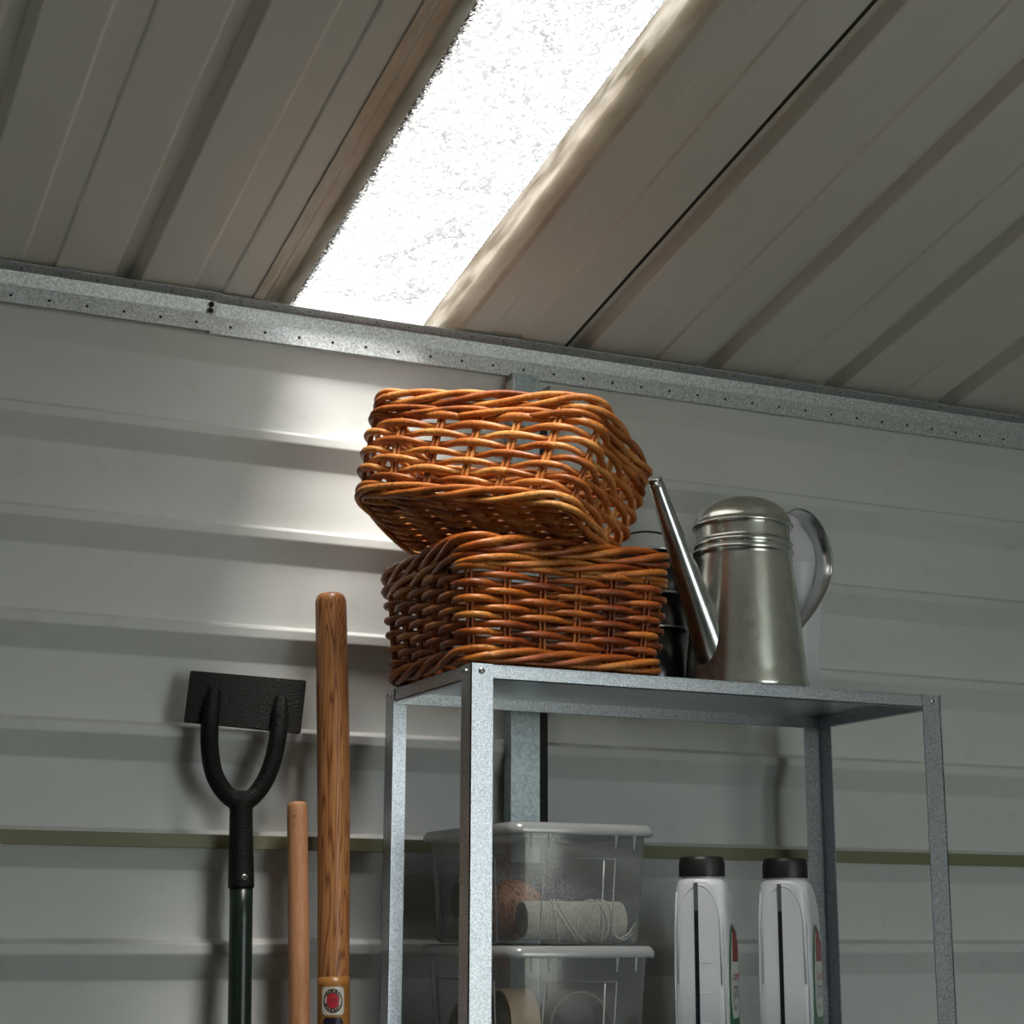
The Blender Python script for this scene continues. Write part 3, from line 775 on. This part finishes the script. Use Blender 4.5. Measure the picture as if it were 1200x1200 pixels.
# ------------------------------------------------------------------ oil bottles
def rsec(hw, y0, y1, rc, z, n_=5):
    out = []
    cx = [(hw-rc, y0+rc, -pi/2), (hw-rc, y1-rc, 0), (-hw+rc, y1-rc, pi/2), (-hw+rc, y0+rc, pi)]
    for (x, y, a0) in cx:
        for i in range(n_+1):
            a = a0+pi/2*i/n_
            out.append(Vector((x+rc*cos(a), y+rc*sin(a), z)))
    return out
def make_bottle(loc, rz, label):
    b_ = tag(empty('oil_bottle', loc, (0, 0, rz)), label, 'bottle', 'white oil bottles on the lower shelf')
    secs = [(0.030, 0.004, 0.104, 0.010, 0.0), (0.0345, 0.0, 0.108, 0.012, 0.004), (0.0350, 0.0, 0.108, 0.012, 0.10),
            (0.0345, 0.0, 0.108, 0.012, 0.165), (0.0340, 0.0, 0.106, 0.012, 0.185), (0.0332, 0.0, 0.099, 0.013, 0.200), (0.0325, 0.0005, 0.088, 0.014, 0.211),
            (0.0315, 0.001, 0.076, 0.016, 0.220), (0.0300, 0.002, 0.067, 0.019, 0.2265), (0.0275, 0.003, 0.060, 0.024, 0.2295), (0.0262, 0.0045, 0.057, 0.0262, 0.2310), (0.0262, 0.0045, 0.057, 0.0262, 0.236)]
    vs, fs = [], []; m_ = 24
    for s_ in secs: vs += rsec(*s_[:4], s_[4])
    for i in range(len(secs)-1):
        for k in range(m_): fs.append((i*m_+k, i*m_+(k+1) % m_, (i+1)*m_+(k+1) % m_, (i+1)*m_+k))
    fs.append(tuple(range(m_-1, -1, -1))); fs.append(tuple((len(secs)-1)*m_+k for k in range(m_)))
    o = frompy('body', vs, fs, M['bottle'], b_); autosmooth(o, 50)
    # moulded arches on shoulders and side recess edges
    pts = [(-0.0275, -0.0002, 0.10)]
    for i in range(13):
        a = pi-pi*i/12
        pts.append((0.0265*cos(a), -0.0002+0.0014*(sin(a)), 0.172+0.050*sin(a)))
    pts.append((0.0275, -0.0002, 0.10))
    tube('moulded_arch', pts, 0.0011, M['bottle'], b_, 6)
    for sx in (-1, 1):
        tube('moulded_seam', [(sx*0.0318, 0.0012, 0.004), (sx*0.0318, 0.0010, 0.10), (sx*0.0312, 0.0012, 0.165), (sx*0.029, 0.003, 0.214)], 0.0010, M['bottle'], b_, 6)
    box('level_strip', -0.0064, -0.0010, -0.0009, 0.0004, 0.006, 0.190, M['level_dark'], b_)['label'] = 'dark oil level strip'
    o = box('level_strip', -0.0064, -0.0010, -0.0009, 0.0004, 0.190, 0.2250, M['level_grey'], b_); o['label'] = 'grey empty part of level strip'
    for z in (0.052, 0.089, 0.126):
        box('level_mark', 0.0012, 0.0135, -0.0006, 0.0003, z, z+0.0007, M['white_plastic'], b_)
        v, f = text_mesh('.%d' % int(z*10), 0.006)
        v = [Vector((p.x-0.0135, -0.0004, p.y+z)) for p in v]
        frompy('level_number', v, f, M['white_plastic'], b_)
    # cap with grip ribs
    cy = 0.0308; z0, z1 = 0.2330, 0.2585; ns = 40
    prof_ = [(0.0262, z0), (0.0292, z0), (0.0296, z0+0.002), (0.0296, z0+0.0165), (0.0286, z0+0.020), (0.0280, z1-0.001), (0.0262, z1), (0.0, z1)]
    vs, fs = lathe_data(prof_, ns*2)
    for i, v in enumerate(vs):
        row = i//(ns*2)
        if 1 <= row <= 4 and (i % 2): v.x *= 0.968; v.y *= 0.968
    cap = frompy('cap', vs, fs, M['rubber'], b_, loc=(0, cy, 0)); autosmooth(cap, 60)
    # label on the broad side (local +x)
    X = 0.0352
    def plate(name, P2, mat, x, par, lab=None):
        bm = bmesh.new(); bv = [bm.verts.new((x, y, z)) for y, z in P2]; bm.faces.new(bv)
        r_ = bmesh.ops.extrude_face_region(bm, geom=bm.faces[:])
        bmesh.ops.translate(bm, verts=[e for e in r_['geom'] if isinstance(e, bmesh.types.BMVert)], vec=(0.0003, 0, 0))
        o = frombm(name, bm, mat, par)
        if lab: o['label'] = lab
        return o
    g = [(0.012, 0.02), (0.096, 0.02), (0.096, 0.150), (0.080, 0.164), (0.052, 0.1735), (0.037, 0.1735), (0.027, 0.164), (0.018, 0.145), (0.012, 0.115), (0.0105, 0.07)]
    lab_ = plate('label', g, M['label_green'], X-0.0002, b_, 'green product label')
    wq = [(0.030, 0.066), (0.040, 0.057), (0.088, 0.057), (0.092, 0.080), (0.092, 0.158), (0.070, 0.162), (0.040, 0.164), (0.034, 0.140), (0.024, 0.110), (0.024, 0.080)]
    plate('label_panel', wq, M['label_white'], X+0.0002, lab_)
    plate('label_flash', [(0.040, 0.127), (0.088, 0.127), (0.088, 0.150), (0.062, 0.166), (0.043, 0.169), (0.040, 0.150)], M['label_red'], X+0.0006, lab_)
    for txt, size, y, z, mt in (('Castrol', 0.017, 0.064, 0.109, 'text_red'), ('GTX', 0.022, 0.062, 0.088, 'text_dark'), ('Diesel', 0.011, 0.054, 0.070, 'text_dark')):
        v, f = text_mesh(txt, size)
        v = [Vector((X+0.0010, y+p.x, z+p.y)) for p in v]
        frompy('label_text', v, f, M[mt], lab_)
    return b_
make_bottle((1.188, 2.008, SHELF2+0.0005), -radians(39.5), 'white oil bottle with black cap, beside the clear storage boxes')
make_bottle((1.312, 2.006, SHELF2+0.0005), -radians(42.0), 'white oil bottle with black cap, beside the right rear shelf post')

# ------------------------------------------------------------------ clear storage boxes
def make_store_box(loc, label):
    b_ = tag(empty('storage_box', loc), label, 'storage box', 'clear plastic storage boxes')
    # local origin: centre of the base
    HW, HD = 0.0935, 0.142; hw0, hd0 = 0.0860, 0.132
    HB_ = 0.137
    secs = [(hw0-0.004, hd0-0.004, 0.010, 0.001), (hw0, hd0, 0.013, 0.006), (HW-0.001, HD-0.001, 0.016, HB_-0.012), (HW, HD, 0.016, HB_)]
    vs, fs = [], []; m_ = 24
    for (a, c, r_, z) in secs: vs += rsec(a, -c, c, r_, z)
    for i in range(len(secs)-1):
        for k in range(m_): fs.append((i*m_+k, i*m_+(k+1) % m_, (i+1)*m_+(k+1) % m_, (i+1)*m_+k))
    fs.append(tuple(range(m_-1, -1, -1)))
    o = frompy('tub', vs, fs, M['box'], b_); autosmooth(o, 40)
    # lid with rounded skirt
    LW, LD = 0.1020, 0.150
    secs = [(LW-0.0015, LD-0.0015, 0.017, HB_-0.0045), (LW, LD, 0.018, HB_-0.002), (LW-0.0005, LD-0.0005, 0.018, HB_+0.003), (LW-0.004, LD-0.004, 0.016, HB_+0.0085), (LW-0.008, LD-0.008, 0.014, HB_+0.0100), (LW-0.014, LD-0.014, 0.012, HB_+0.0085)]
    vs, fs = [], []
    for (a, c, r_, z) in secs: vs += rsec(a, -c, c, r_, z)
    for i in range(len(secs)-1):
        for k in range(m_): fs.append((i*m_+k, i*m_+(k+1) % m_, (i+1)*m_+(k+1) % m_, (i+1)*m_+k))
    fs.append(tuple((len(secs)-1)*m_+k for k in range(m_)))
    o = frompy('lid', vs, fs, M['box_lid'], b_); autosmooth(o, 60)
    # moulded frames on front and left faces
    def ly(z): return -(hd0+(HD-hd0)*(z/HB_))-0.0004
    def lx(z): return -(hw0+(HW-hw0)*(z/HB_))-0.0004
    def fr(pts): tube('moulded_frame', pts, 0.0011, M['box_edge'], b_, 6)
    fr([(-0.056, ly(0.002), 0.002), (-0.052, ly(0.104), 0.104), (0.046, ly(0.104), 0.104), (0.042, ly(0.002), 0.002)])
    fr([(0.028, ly(0.002), 0.002), (0.030, ly(0.102), 0.102)])
    fr([(lx(0.002), 0.10, 0.002), (lx(0.104), 0.104, 0.104), (lx(0.104), -0.08, 0.104), (lx(0.002), -0.076, 0.002)])
    for x in (-0.070, -0.046, 0.046, 0.072):
        bm = bmesh.new()
        bv = [bm.verts.new(p) for p in ((x-0.002, ly(HB_)-0.001, HB_-0.004), (x+0.002, ly(HB_)-0.001, HB_-0.004), (x+0.0007, ly(HB_-0.02), HB_-0.021), (x-0.0007, ly(HB_-0.02), HB_-0.021),
              (x-0.002, ly(HB_)+0.002, HB_-0.004), (x+0.002, ly(HB_)+0.002, HB_-0.004), (x+0.0007, ly(HB_-0.02)+0.002, HB_-0.021), (x-0.0007, ly(HB_-0.02)+0.002, HB_-0.021))]
        for q in ((0, 1, 2, 3), (4, 7, 6, 5), (0, 4, 5, 1), (3, 2, 6, 7), (0, 3, 7, 4), (1, 5, 6, 2)): bm.faces.new([bv[i] for i in q])
        frombm('moulded_rib', bm, M['box_edge'], b_)
    return b_
BX, BY = 1.0215, 2.145
BZ1, BZ2 = SHELF2+0.0005, SHELF2+0.1485
make_store_box((BX, BY, BZ2), 'clear plastic storage box of twine, topmost of the two')
make_store_box((BX, BY, BZ1), 'clear plastic storage box of tape rolls, under the other one')

# contents of the upper box
IZ = BZ2+0.0035
def winding(R, L, turns, wire, sides=5, axis='x', wob=0.0):
    pts = []
    n_ = turns*18
    for i in range(n_+1):
        q = i/n_; a = 2*pi*turns*q
        rr_ = R+wob*noise.noise(Vector((cos(a)*2, sin(a)*2, q*20)))
        pts.append(Vector(((q-0.5)*L, rr_*cos(a), rr_*sin(a))))
    return tube_data(pts, wire, sides)
sp = tag(empty('twine_spool', (1.0310, 2.056, IZ+0.0260), (0, 0, radians(-4))), 'spool of cream twine lying at the front of the upper clear box', 'twine')
V, F = merge([winding(0.0225, 0.134, 46, 0.00165), lathe_data([(0.0218, -0.066), (0.0218, 0.066)], 24)])
nv = len(lathe_data([(0.0218, -0.066), (0.0218, 0.066)], 24)[0])
for i in range(len(V)-nv, len(V)): V[i] = Vector((V[i].z, V[i].x, V[i].y))
frompy('windings', V, F, M['cream_twine'], sp, True)
ds = []
for (xa, tl_, ph) in ((-0.02, 0.5, 0.3), (-0.01, 0.9, 1.0), (0.02, -0.7, 2.0), (0.03, 0.4, 2.6), (0.035, -0.4, 0.5), (0.0, -1.0, 4.0)):
    pts = []
    for i in range(41):
        a = 2*pi*i/40
        pts.append(Vector((xa+tl_*0.024*cos(a+ph), 0.0255*cos(a), 0.0255*sin(a))))
    ds.append(tube_data(pts, 0.0013, 5))
V, F = merge(ds); frompy('loose_strands', V, F, M['cream_twine'], sp, True)
pts = catmull([(0.04, -0.026, -0.005), (0.05, -0.0275, -0.020), (0.064, -0.022, -0.0225), (0.078, -0.018, -0.012), (0.083, -0.018, -0.002), (0.078, -0.020, -0.004), (0.068, -0.024, -0.015), (0.055, -0.027, -0.022)], 6)
tube('loose_end', pts, 0.0012, M['cream_twine'], sp, 6)
v, f = lathe_data([(0.0215, -0.067), (0.0215, -0.0675), (0.010, -0.066), (0.0095, -0.05), (0.0, -0.05)], 28)
v = [Vector((p.z, p.x, p.y)) for p in v]
frompy('core', v, f, M['core'], sp, True)
# raffia ball
def ball(name, label, loc, R, mat, n_, wire, seed, squash=1.0, cat='twine'):
    rg = random.Random(seed)
    root = tag(empty(name, loc), label, cat)
    bm = bmesh.new(); bmesh.ops.create_uvsphere(bm, u_segments=28, v_segments=18, radius=R*0.95, matrix=Matrix.Scale(squash, 4, (0, 0, 1)))
    frombm('core', bm, mat, root, True)
    ds = []
    for i in range(n_):
        ax = Vector((rg.gauss(0, 1), rg.gauss(0, 0.35), rg.gauss(0, 0.5))).normalized()
        e1 = ax.orthogonal().normalized(); e2 = ax.cross(e1)
        off = rg.uniform(-0.6, 0.6); rr_ = R*sqrt(1-off*off)
        pts = [ax*off*R+(e1*cos(2*pi*k/30)+e2*sin(2*pi*k/30))*rr_*(1+0.015*sin(k+i)) for k in range(30)]
        pts = [Vector((p.x, p.y, p.z*squash)) for p in pts]
        ds.append(tube_data(pts, wire*rg.uniform(0.7, 1.2), 4, closed=True))
    V, F = merge(ds); frompy('windings', V, F, mat, root, True)
    return root
ball('raffia_ball', 'ball of pinkish brown raffia behind the cream twine spool', (0.9820, 2.122, IZ+0.0385), 0.0370, M['raffia'], 60, 0.0017, 5)
gs = tag(empty('twine_spool', (1.0190, 2.205, IZ+0.0515), (0, 0, radians(-3))), 'large spool of speckled grey twine with black hub inside the upper clear box', 'twine')
def gr(q):                        # rounded ends
    e = min(q, 1-q)/0.16
    return 0.0495 if e >= 1 else 0.022+0.0275*sqrt(max(0.0, 1-(1-e)**2))
ds = []
for rep_ in range(3):
    for sg in (1, -1):
        pts = []
        for i in range(18*22+1):
            q = i/(18*22); a = sg*2*pi*22*q+rep_*2.1
            tilt = 0.022*sin(a*0.5+rep_)
            qq = min(max(q+tilt, 0.0), 1.0)
            pts.append(Vector(((qq-0.5)*0.152, (gr(qq)+0.0004*rep_)*cos(a), (gr(qq)+0.0004*rep_)*sin(a))))
        ds.append(tube_data(pts, 0.0012, 4))
prof_ = [(gr(i/20)*0.97, (i/20-0.5)*0.150) for i in range(21)]
v, f = lathe_data(prof_, 28); ds.append(([Vector((p.z, p.x, p.y)) for p in v], f))
V, F = merge(ds); frompy('windings', V, F, M['grey_twine'], gs, True)
v, f = lathe_data([(0.0, -0.080), (0.021, -0.080), (0.0225, -0.0785), (0.0225, -0.072)], 30)
frompy('hub', [Vector((p.z, p.x, p.y)) for p in v], f, M['rubber'], gs, True)

# contents of the lower box
IZ = BZ1+0.0035
def tape(label, loc, R, r_, wdt, rot, mat_out, mat_in):
    root = tag(empty('tape_roll', loc, rot), label, 'tape')
    v, f = lathe_data([(r_+0.0015, -wdt/2), (R, -wdt/2), (R, wdt/2), (r_+0.0015, wdt/2), (r_+0.0015, -wdt/2)], 44)
    o = frompy('tape', [Vector((p.z, p.x, p.y)) for p in v], f, mat_out, root); autosmooth(o, 40)
    v, f = lathe_data([(r_, -wdt/2), (r_+0.0015, -wdt/2), (r_+0.0015, wdt/2), (r_, wdt/2), (r_, -wdt/2)], 44)
    o = frompy('core', [Vector((p.z, p.x, p.y)) for p in v], f, mat_in, root); autosmooth(o, 40)
    return root
tape('tan masking tape roll standing at the left front of the lower clear box', (0.9680, 2.095, IZ+0.0458), 0.0458, 0.0415, 0.038, (0, 0, radians(-3)), M['tan_tape'], M['core'])
tape('brown parcel tape roll standing at the right of the lower clear box', (1.0520, 2.092, IZ+0.0440), 0.0440, 0.0400, 0.036, (0, 0, radians(92)), M['brown_tape'], M['core'])
tape('brown tape roll at the left rear of the lower clear box', (0.9700, 2.205, IZ+0.0365), 0.0365, 0.026, 0.045, (0, 0, radians(190)), M['brown_tape'], M['core'])
o = lathe('plastic_pot', [(0, 0), (0.026, 0), (0.028, 0.002), (0.028, 0.046), (0.030, 0.047), (0.030, 0.055), (0.028, 0.057), (0, 0.058)], M['rubber'], None, 36)
o.location = (1.0300, 2.150, IZ); tag(o, 'low black pot behind the tape rolls in the lower clear box', 'pot')

# ------------------------------------------------------------------ hand tools against the wall
def on_line(top, bot, z):
    q = (top[2]-z)/(top[2]-bot[2])
    return Vector((top[0]+(bot[0]-top[0])*q, top[1]+(bot[1]-top[1])*q, z))
# push hoe standing head up
hoe = tag(empty('push_hoe', (0.678, 2.22, 0)), 'push hoe with black hammered head and dark green shaft, standing upside down at left', 'garden tool')
hx0, hy0 = 0.678, 2.22
Hb = Vector((hx0, hy0, 0))
def HP(x, z, y=2.300): return Vector((x, y, z))-Hb
yb = 2.304
bm = bmesh.new()
c4 = [(0.5985, 1.4186), (0.7595, 1.4150), (0.7490, 1.3405), (0.5890, 1.3480)]
vf = [bm.verts.new(HP(x, z, yb+(0.010 if i < 2 else -0.004))) for i, (x, z) in enumerate(c4)]
vb = [bm.verts.new(HP(x, z, yb+(0.010 if i < 2 else -0.004)+0.0035)) for i, (x, z) in enumerate(c4)]
bm.faces.new(vf); bm.faces.new(vb[::-1])
for i in range(4): bm.faces.new((vf[i], vb[i], vb[(i+1) % 4], vf[(i+1) % 4]))
bmesh.ops.bevel(bm, geom=bm.edges[:], offset=0.0012, segments=2, affect='EDGES')
frombm('blade', bm, M['hammered'], hoe)
ds = []
Lp = catmull([HP(0.6300, 1.3950, 2.306), HP(0.6250, 1.3750, 2.299), HP(0.6215, 1.3423, 2.293), HP(0.6240, 1.3079, 2.294), HP(0.6325, 1.2790, 2.296), HP(0.6480, 1.2580, 2.298), HP(0.6620, 1.2490, 2.298), HP(0.6720, 1.2460, 2.298)], 8)
Rp = catmull([HP(0.7215, 1.3900, 2.306), HP(0.7185, 1.3700, 2.299), HP(0.7150, 1.3366, 2.293), HP(0.7095, 1.3040, 2.294), HP(0.7010, 1.2780, 2.296), HP(0.6880, 1.2580, 2.298), HP(0.6760, 1.2490, 2.298), HP(0.6680, 1.2460, 2.298)], 8)
for pp in (Lp, Rp):
    m_ = len(pp); rad = [0.0070+0.0050*min(1, i/9)+0.0015*max(0, (i-m_*0.7)/(m_*0.3)) for i in range(m_)]
    rad[0] = 0.004
    ds.append(tube_data(pp, rad, 14))
pts = [HP(0.6695, 1.262, 2.298), HP(0.6695, 1.250, 2.298), HP(0.6700, 1.225, 2.298), HP(0.6712, 1.190, 2.297), HP(0.6725, 1.1365, 2.294)]
ds.append(tube_data(pts, [0.010, 0.0150, 0.0152, 0.0160, 0.0172], 20))
V, F = merge(ds)
o = frompy('forked_socket', V, F, M['hammered'], hoe, True)
rm = o.modifiers.new('weld', 'REMESH'); rm.mode = 'VOXEL'; rm.voxel_size = 0.0016; rm.use_smooth_shade = True
smo = o.modifiers.new('smooth', 'SMOOTH'); smo.factor = 0.6; smo.iterations = 5
tube('shaft', [HP(0.6723, 1.150, 2.2945), HP(0.6730, 1.10, 2.292), Vector((0, 0, 0))], 0.0150, M['green_tube'], hoe, 28)
bm = bmesh.new(); bmesh.ops.create_uvsphere(bm, u_segments=14, v_segments=8, radius=0.0042, matrix=Matrix.Translation(HP(0.6715, 1.1505, 2.2775)) @ Matrix.Scale(0.5, 4, (0, 1, 0)))
rv_ = frombm('rivet', bm, M['screw'], hoe, True)
bm = bmesh.new(); bmesh.ops.create_uvsphere(bm, u_segments=10, v_segments=6, radius=0.0019, matrix=Matrix.Translation(HP(0.6715, 1.1505, 2.2758)) @ Matrix.Scale(0.5, 4, (0, 1, 0)))
frombm('rivet_hole', bm, M['slot'], rv_, True)

# thick ash handle
AT = Vector((0.7790, 2.281, 1.5310)); AB = Vector((0.805, 2.19, 0.0))
ash = tag(empty('tool_handle', AB), 'thick varnished ash tool handle with round printed sticker, leaning on the wall', 'tool handle')
def ash_c(z):
    q = (AT.z-z)/AT.z
    p = AT.lerp(AB, q); p.x += 0.0016*sin((AT.z-z)*7.5)
    return p
def ash_r(z):
    d = AT.z-z
    r_ = 0.0212
    if d < 0.012: r_ *= sqrt(max(0.0, 1-((0.012-d)/0.012)**2))*0.45+0.55
    return r_+0.0006*sin(d*9)
def handle_piece(name, z1, z0, mat, r_add=0.0, cap=True):
    m_ = max(6, int((z1-z0)/0.01))
    zs = [z1-(z1-z0)*i/m_ for i in range(m_+1)]
    if cap: zs = [z1-0.00001*0, z1-0.0008, z1-0.0022, z1-0.0045, z1-0.008, z1-0.012]+[z for z in zs if z < z1-0.014]
    pts = [ash_c(z)-AB for z in zs]; rad = [ash_r(z)+r_add for z in zs]
    if cap: rad[0] = 0.011; rad[1] = 0.0145; rad[2] = 0.0170; rad[3] = 0.0190; rad[4] = 0.0204
    return tube(name, pts, rad, mat, ash, 40)
handle_piece('shaft', 1.531, 0.0, M['ash'])
handle_piece('lacquer_band', 1.0255, 0.80, M['ash_plain'], 0.00025, False)
# stickers wrapped on the handle, facing the photographer's side
def wrap(v, zc, lift):
    """v.x across, v.y up, in metres -> point on the handle"""
    c = ash_c(zc+v.y)-AB; R = 0.0212+0.0006*sin((AT.z-zc)*9)+0.00025+lift
    a = atan2(-0.91, -0.36)+v.x/R
    return Vector((c.x+R*cos(a), c.y+R*sin(a), c.z+0))
def wrap_grid(name, inside, w_, h_, zc, lift, mat, n_=26):
    vs, fs, idx = [], [], {}
    for i in range(n_):
        for j in range(n_):
            x0, x1 = -w_/2+w_*i/n_, -w_/2+w_*(i+1)/n_; y0, y1 = -h_/2+h_*j/n_, -h_/2+h_*(j+1)/n_
            if not inside((x0+x1)/2, (y0+y1)/2): continue
            q = []
            for p in ((i, j), (i+1, j), (i+1, j+1), (i, j+1)):
                if p not in idx:
                    idx[p] = len(vs); vs.append(wrap(Vector((-w_/2+w_*p[0]/n_, -h_/2+h_*p[1]/n_, 0)), zc, lift))
                q.append(idx[p])
            fs.append(q)
    return frompy(name, vs, fs, mat, ash, True)
def rrect(w_, h_, r_):
    return lambda x, y: (max(abs(x)-(w_/2-r_), 0))**2+(max(abs(y)-(h_/2-r_), 0))**2 <= r_*r_
def ringsurf(name, r_in, r_out, ys, zc, lift, mat, par):
    vs, fs = [], []; m_ = 40
    rs = [r_in, (r_in+r_out)/2, r_out] if r_in > 0 else [0.0004, r_out*0.5, r_out]
    for r_ in rs:
        for k in range(m_): vs.append(wrap(Vector((r_*cos(2*pi*k/m_), r_*ys*sin(2*pi*k/m_), 0)), zc, lift))
    for i in range(len(rs)-1):
        for k in range(m_): fs.append((i*m_+k, i*m_+(k+1) % m_, (i+1)*m_+(k+1) % m_, (i+1)*m_+k))
    if r_in <= 0: fs.append(tuple(range(m_-1, -1, -1)))
    return frompy(name, vs, fs, mat, par, True)
ZC = 0.9968
stk = wrap_grid('sticker', rrect(0.0305, 0.0345, 0.006), 0.0305, 0.0345, ZC, 0.0002, M['sticker_white'], 36)
stk['label'] = 'white square sticker with a black ring and red centre'
ringsurf('sticker_ring', 0.0, 0.0130, 1.15, ZC, 0.0004, M['sticker_navy'], stk)
ringsurf('sticker_centre', 0.0, 0.0080, 1.15, ZC, 0.0006, M['text_red'], stk)
def ring_text(txt, a_mid, step, size, flip, mat, name):
    ds = []
    for i, ch in enumerate(txt):
        if ch == ' ': continue
        a = a_mid+(-1 if not flip else 1)*(i-(len(txt)-1)/2)*step
        v, f = text_mesh(ch, size)
        rot = a-pi/2 if not flip else a+pi/2
        R = 0.0104
        out_ = []
        for p in v:
            x = p.x*cos(rot)-p.y*sin(rot)+R*cos(a); y = (p.x*sin(rot)+p.y*cos(rot)+R*sin(a))*1.15
            out_.append(wrap(Vector((x, y, 0)), ZC, 0.0007))
        ds.append((out_, f))
    V, F = merge(ds); frompy(name, V, F, mat, stk)
ring_text('STOCKTON', pi/2, 0.40, 0.0052, False, M['text_cream'], 'sticker_text')
ring_text('HEATH', -pi/2, 0.40, 0.0052, True, M['text_cream'], 'sticker_text')
v, f = text_mesh('1776', 0.0062)
frompy('sticker_text', [wrap(Vector((p.x, p.y*1.3, 0)), ZC, 0.0008) for p in v], f, M['sticker_navy'], stk)
ZN = 0.949
nv_ = wrap_grid('size_sticker', rrect(0.0275, 0.055, 0.006), 0.0275, 0.055, ZN, 0.0002, M['sticker_navy'], 36)
nv_['label'] = 'navy sticker with a large white digit'
v, f = text_mesh('6', 0.036)
frompy('size_digit', [wrap(Vector((-p.y*0.80, p.x*1.1+0.0105, 0)), ZN, 0.0005) for p in v], f, M['sticker_white'], nv_)

# thin beech handle
bt, bb = Vector((0.7440, 2.292, 1.2495)), Vector((0.768, 2.20, 0.0))
bch = tag(empty('broom_handle', bb), 'thin plain beech handle leaning between the hoe and the ash handle', 'tool handle')
zs = [1.2495, 1.2488, 1.2470, 1.2440, 1.238]+[1.23-0.03*i for i in range(41)]
pts = [bt.lerp(bb, (1.2495-z)/1.2495)-bb for z in zs]
tube('shaft', pts, [0.0085, 0.0108, 0.0124, 0.0132, 0.0136]+[0.0137]*41, M['beech'], bch, 28)
for (da, dz) in ((-0.004, 1.221), (0.001, 1.203), (-0.002, 1.231)):
    c = bt.lerp(bb, (1.2495-dz)/1.2495)-bb
    bm = bmesh.new(); bmesh.ops.create_uvsphere(bm, u_segments=8, v_segments=6, radius=0.0022, matrix=Matrix.Translation((c.x-0.0052+da*0.8, c.y-0.0125, dz)) @ Matrix.Scale(0.3, 4, (0, 1, 0)) @ Matrix.Scale(0.5, 4, (0, 0, 1)))
    frombm('scuff', bm, M['ash_plain'], bch, True)
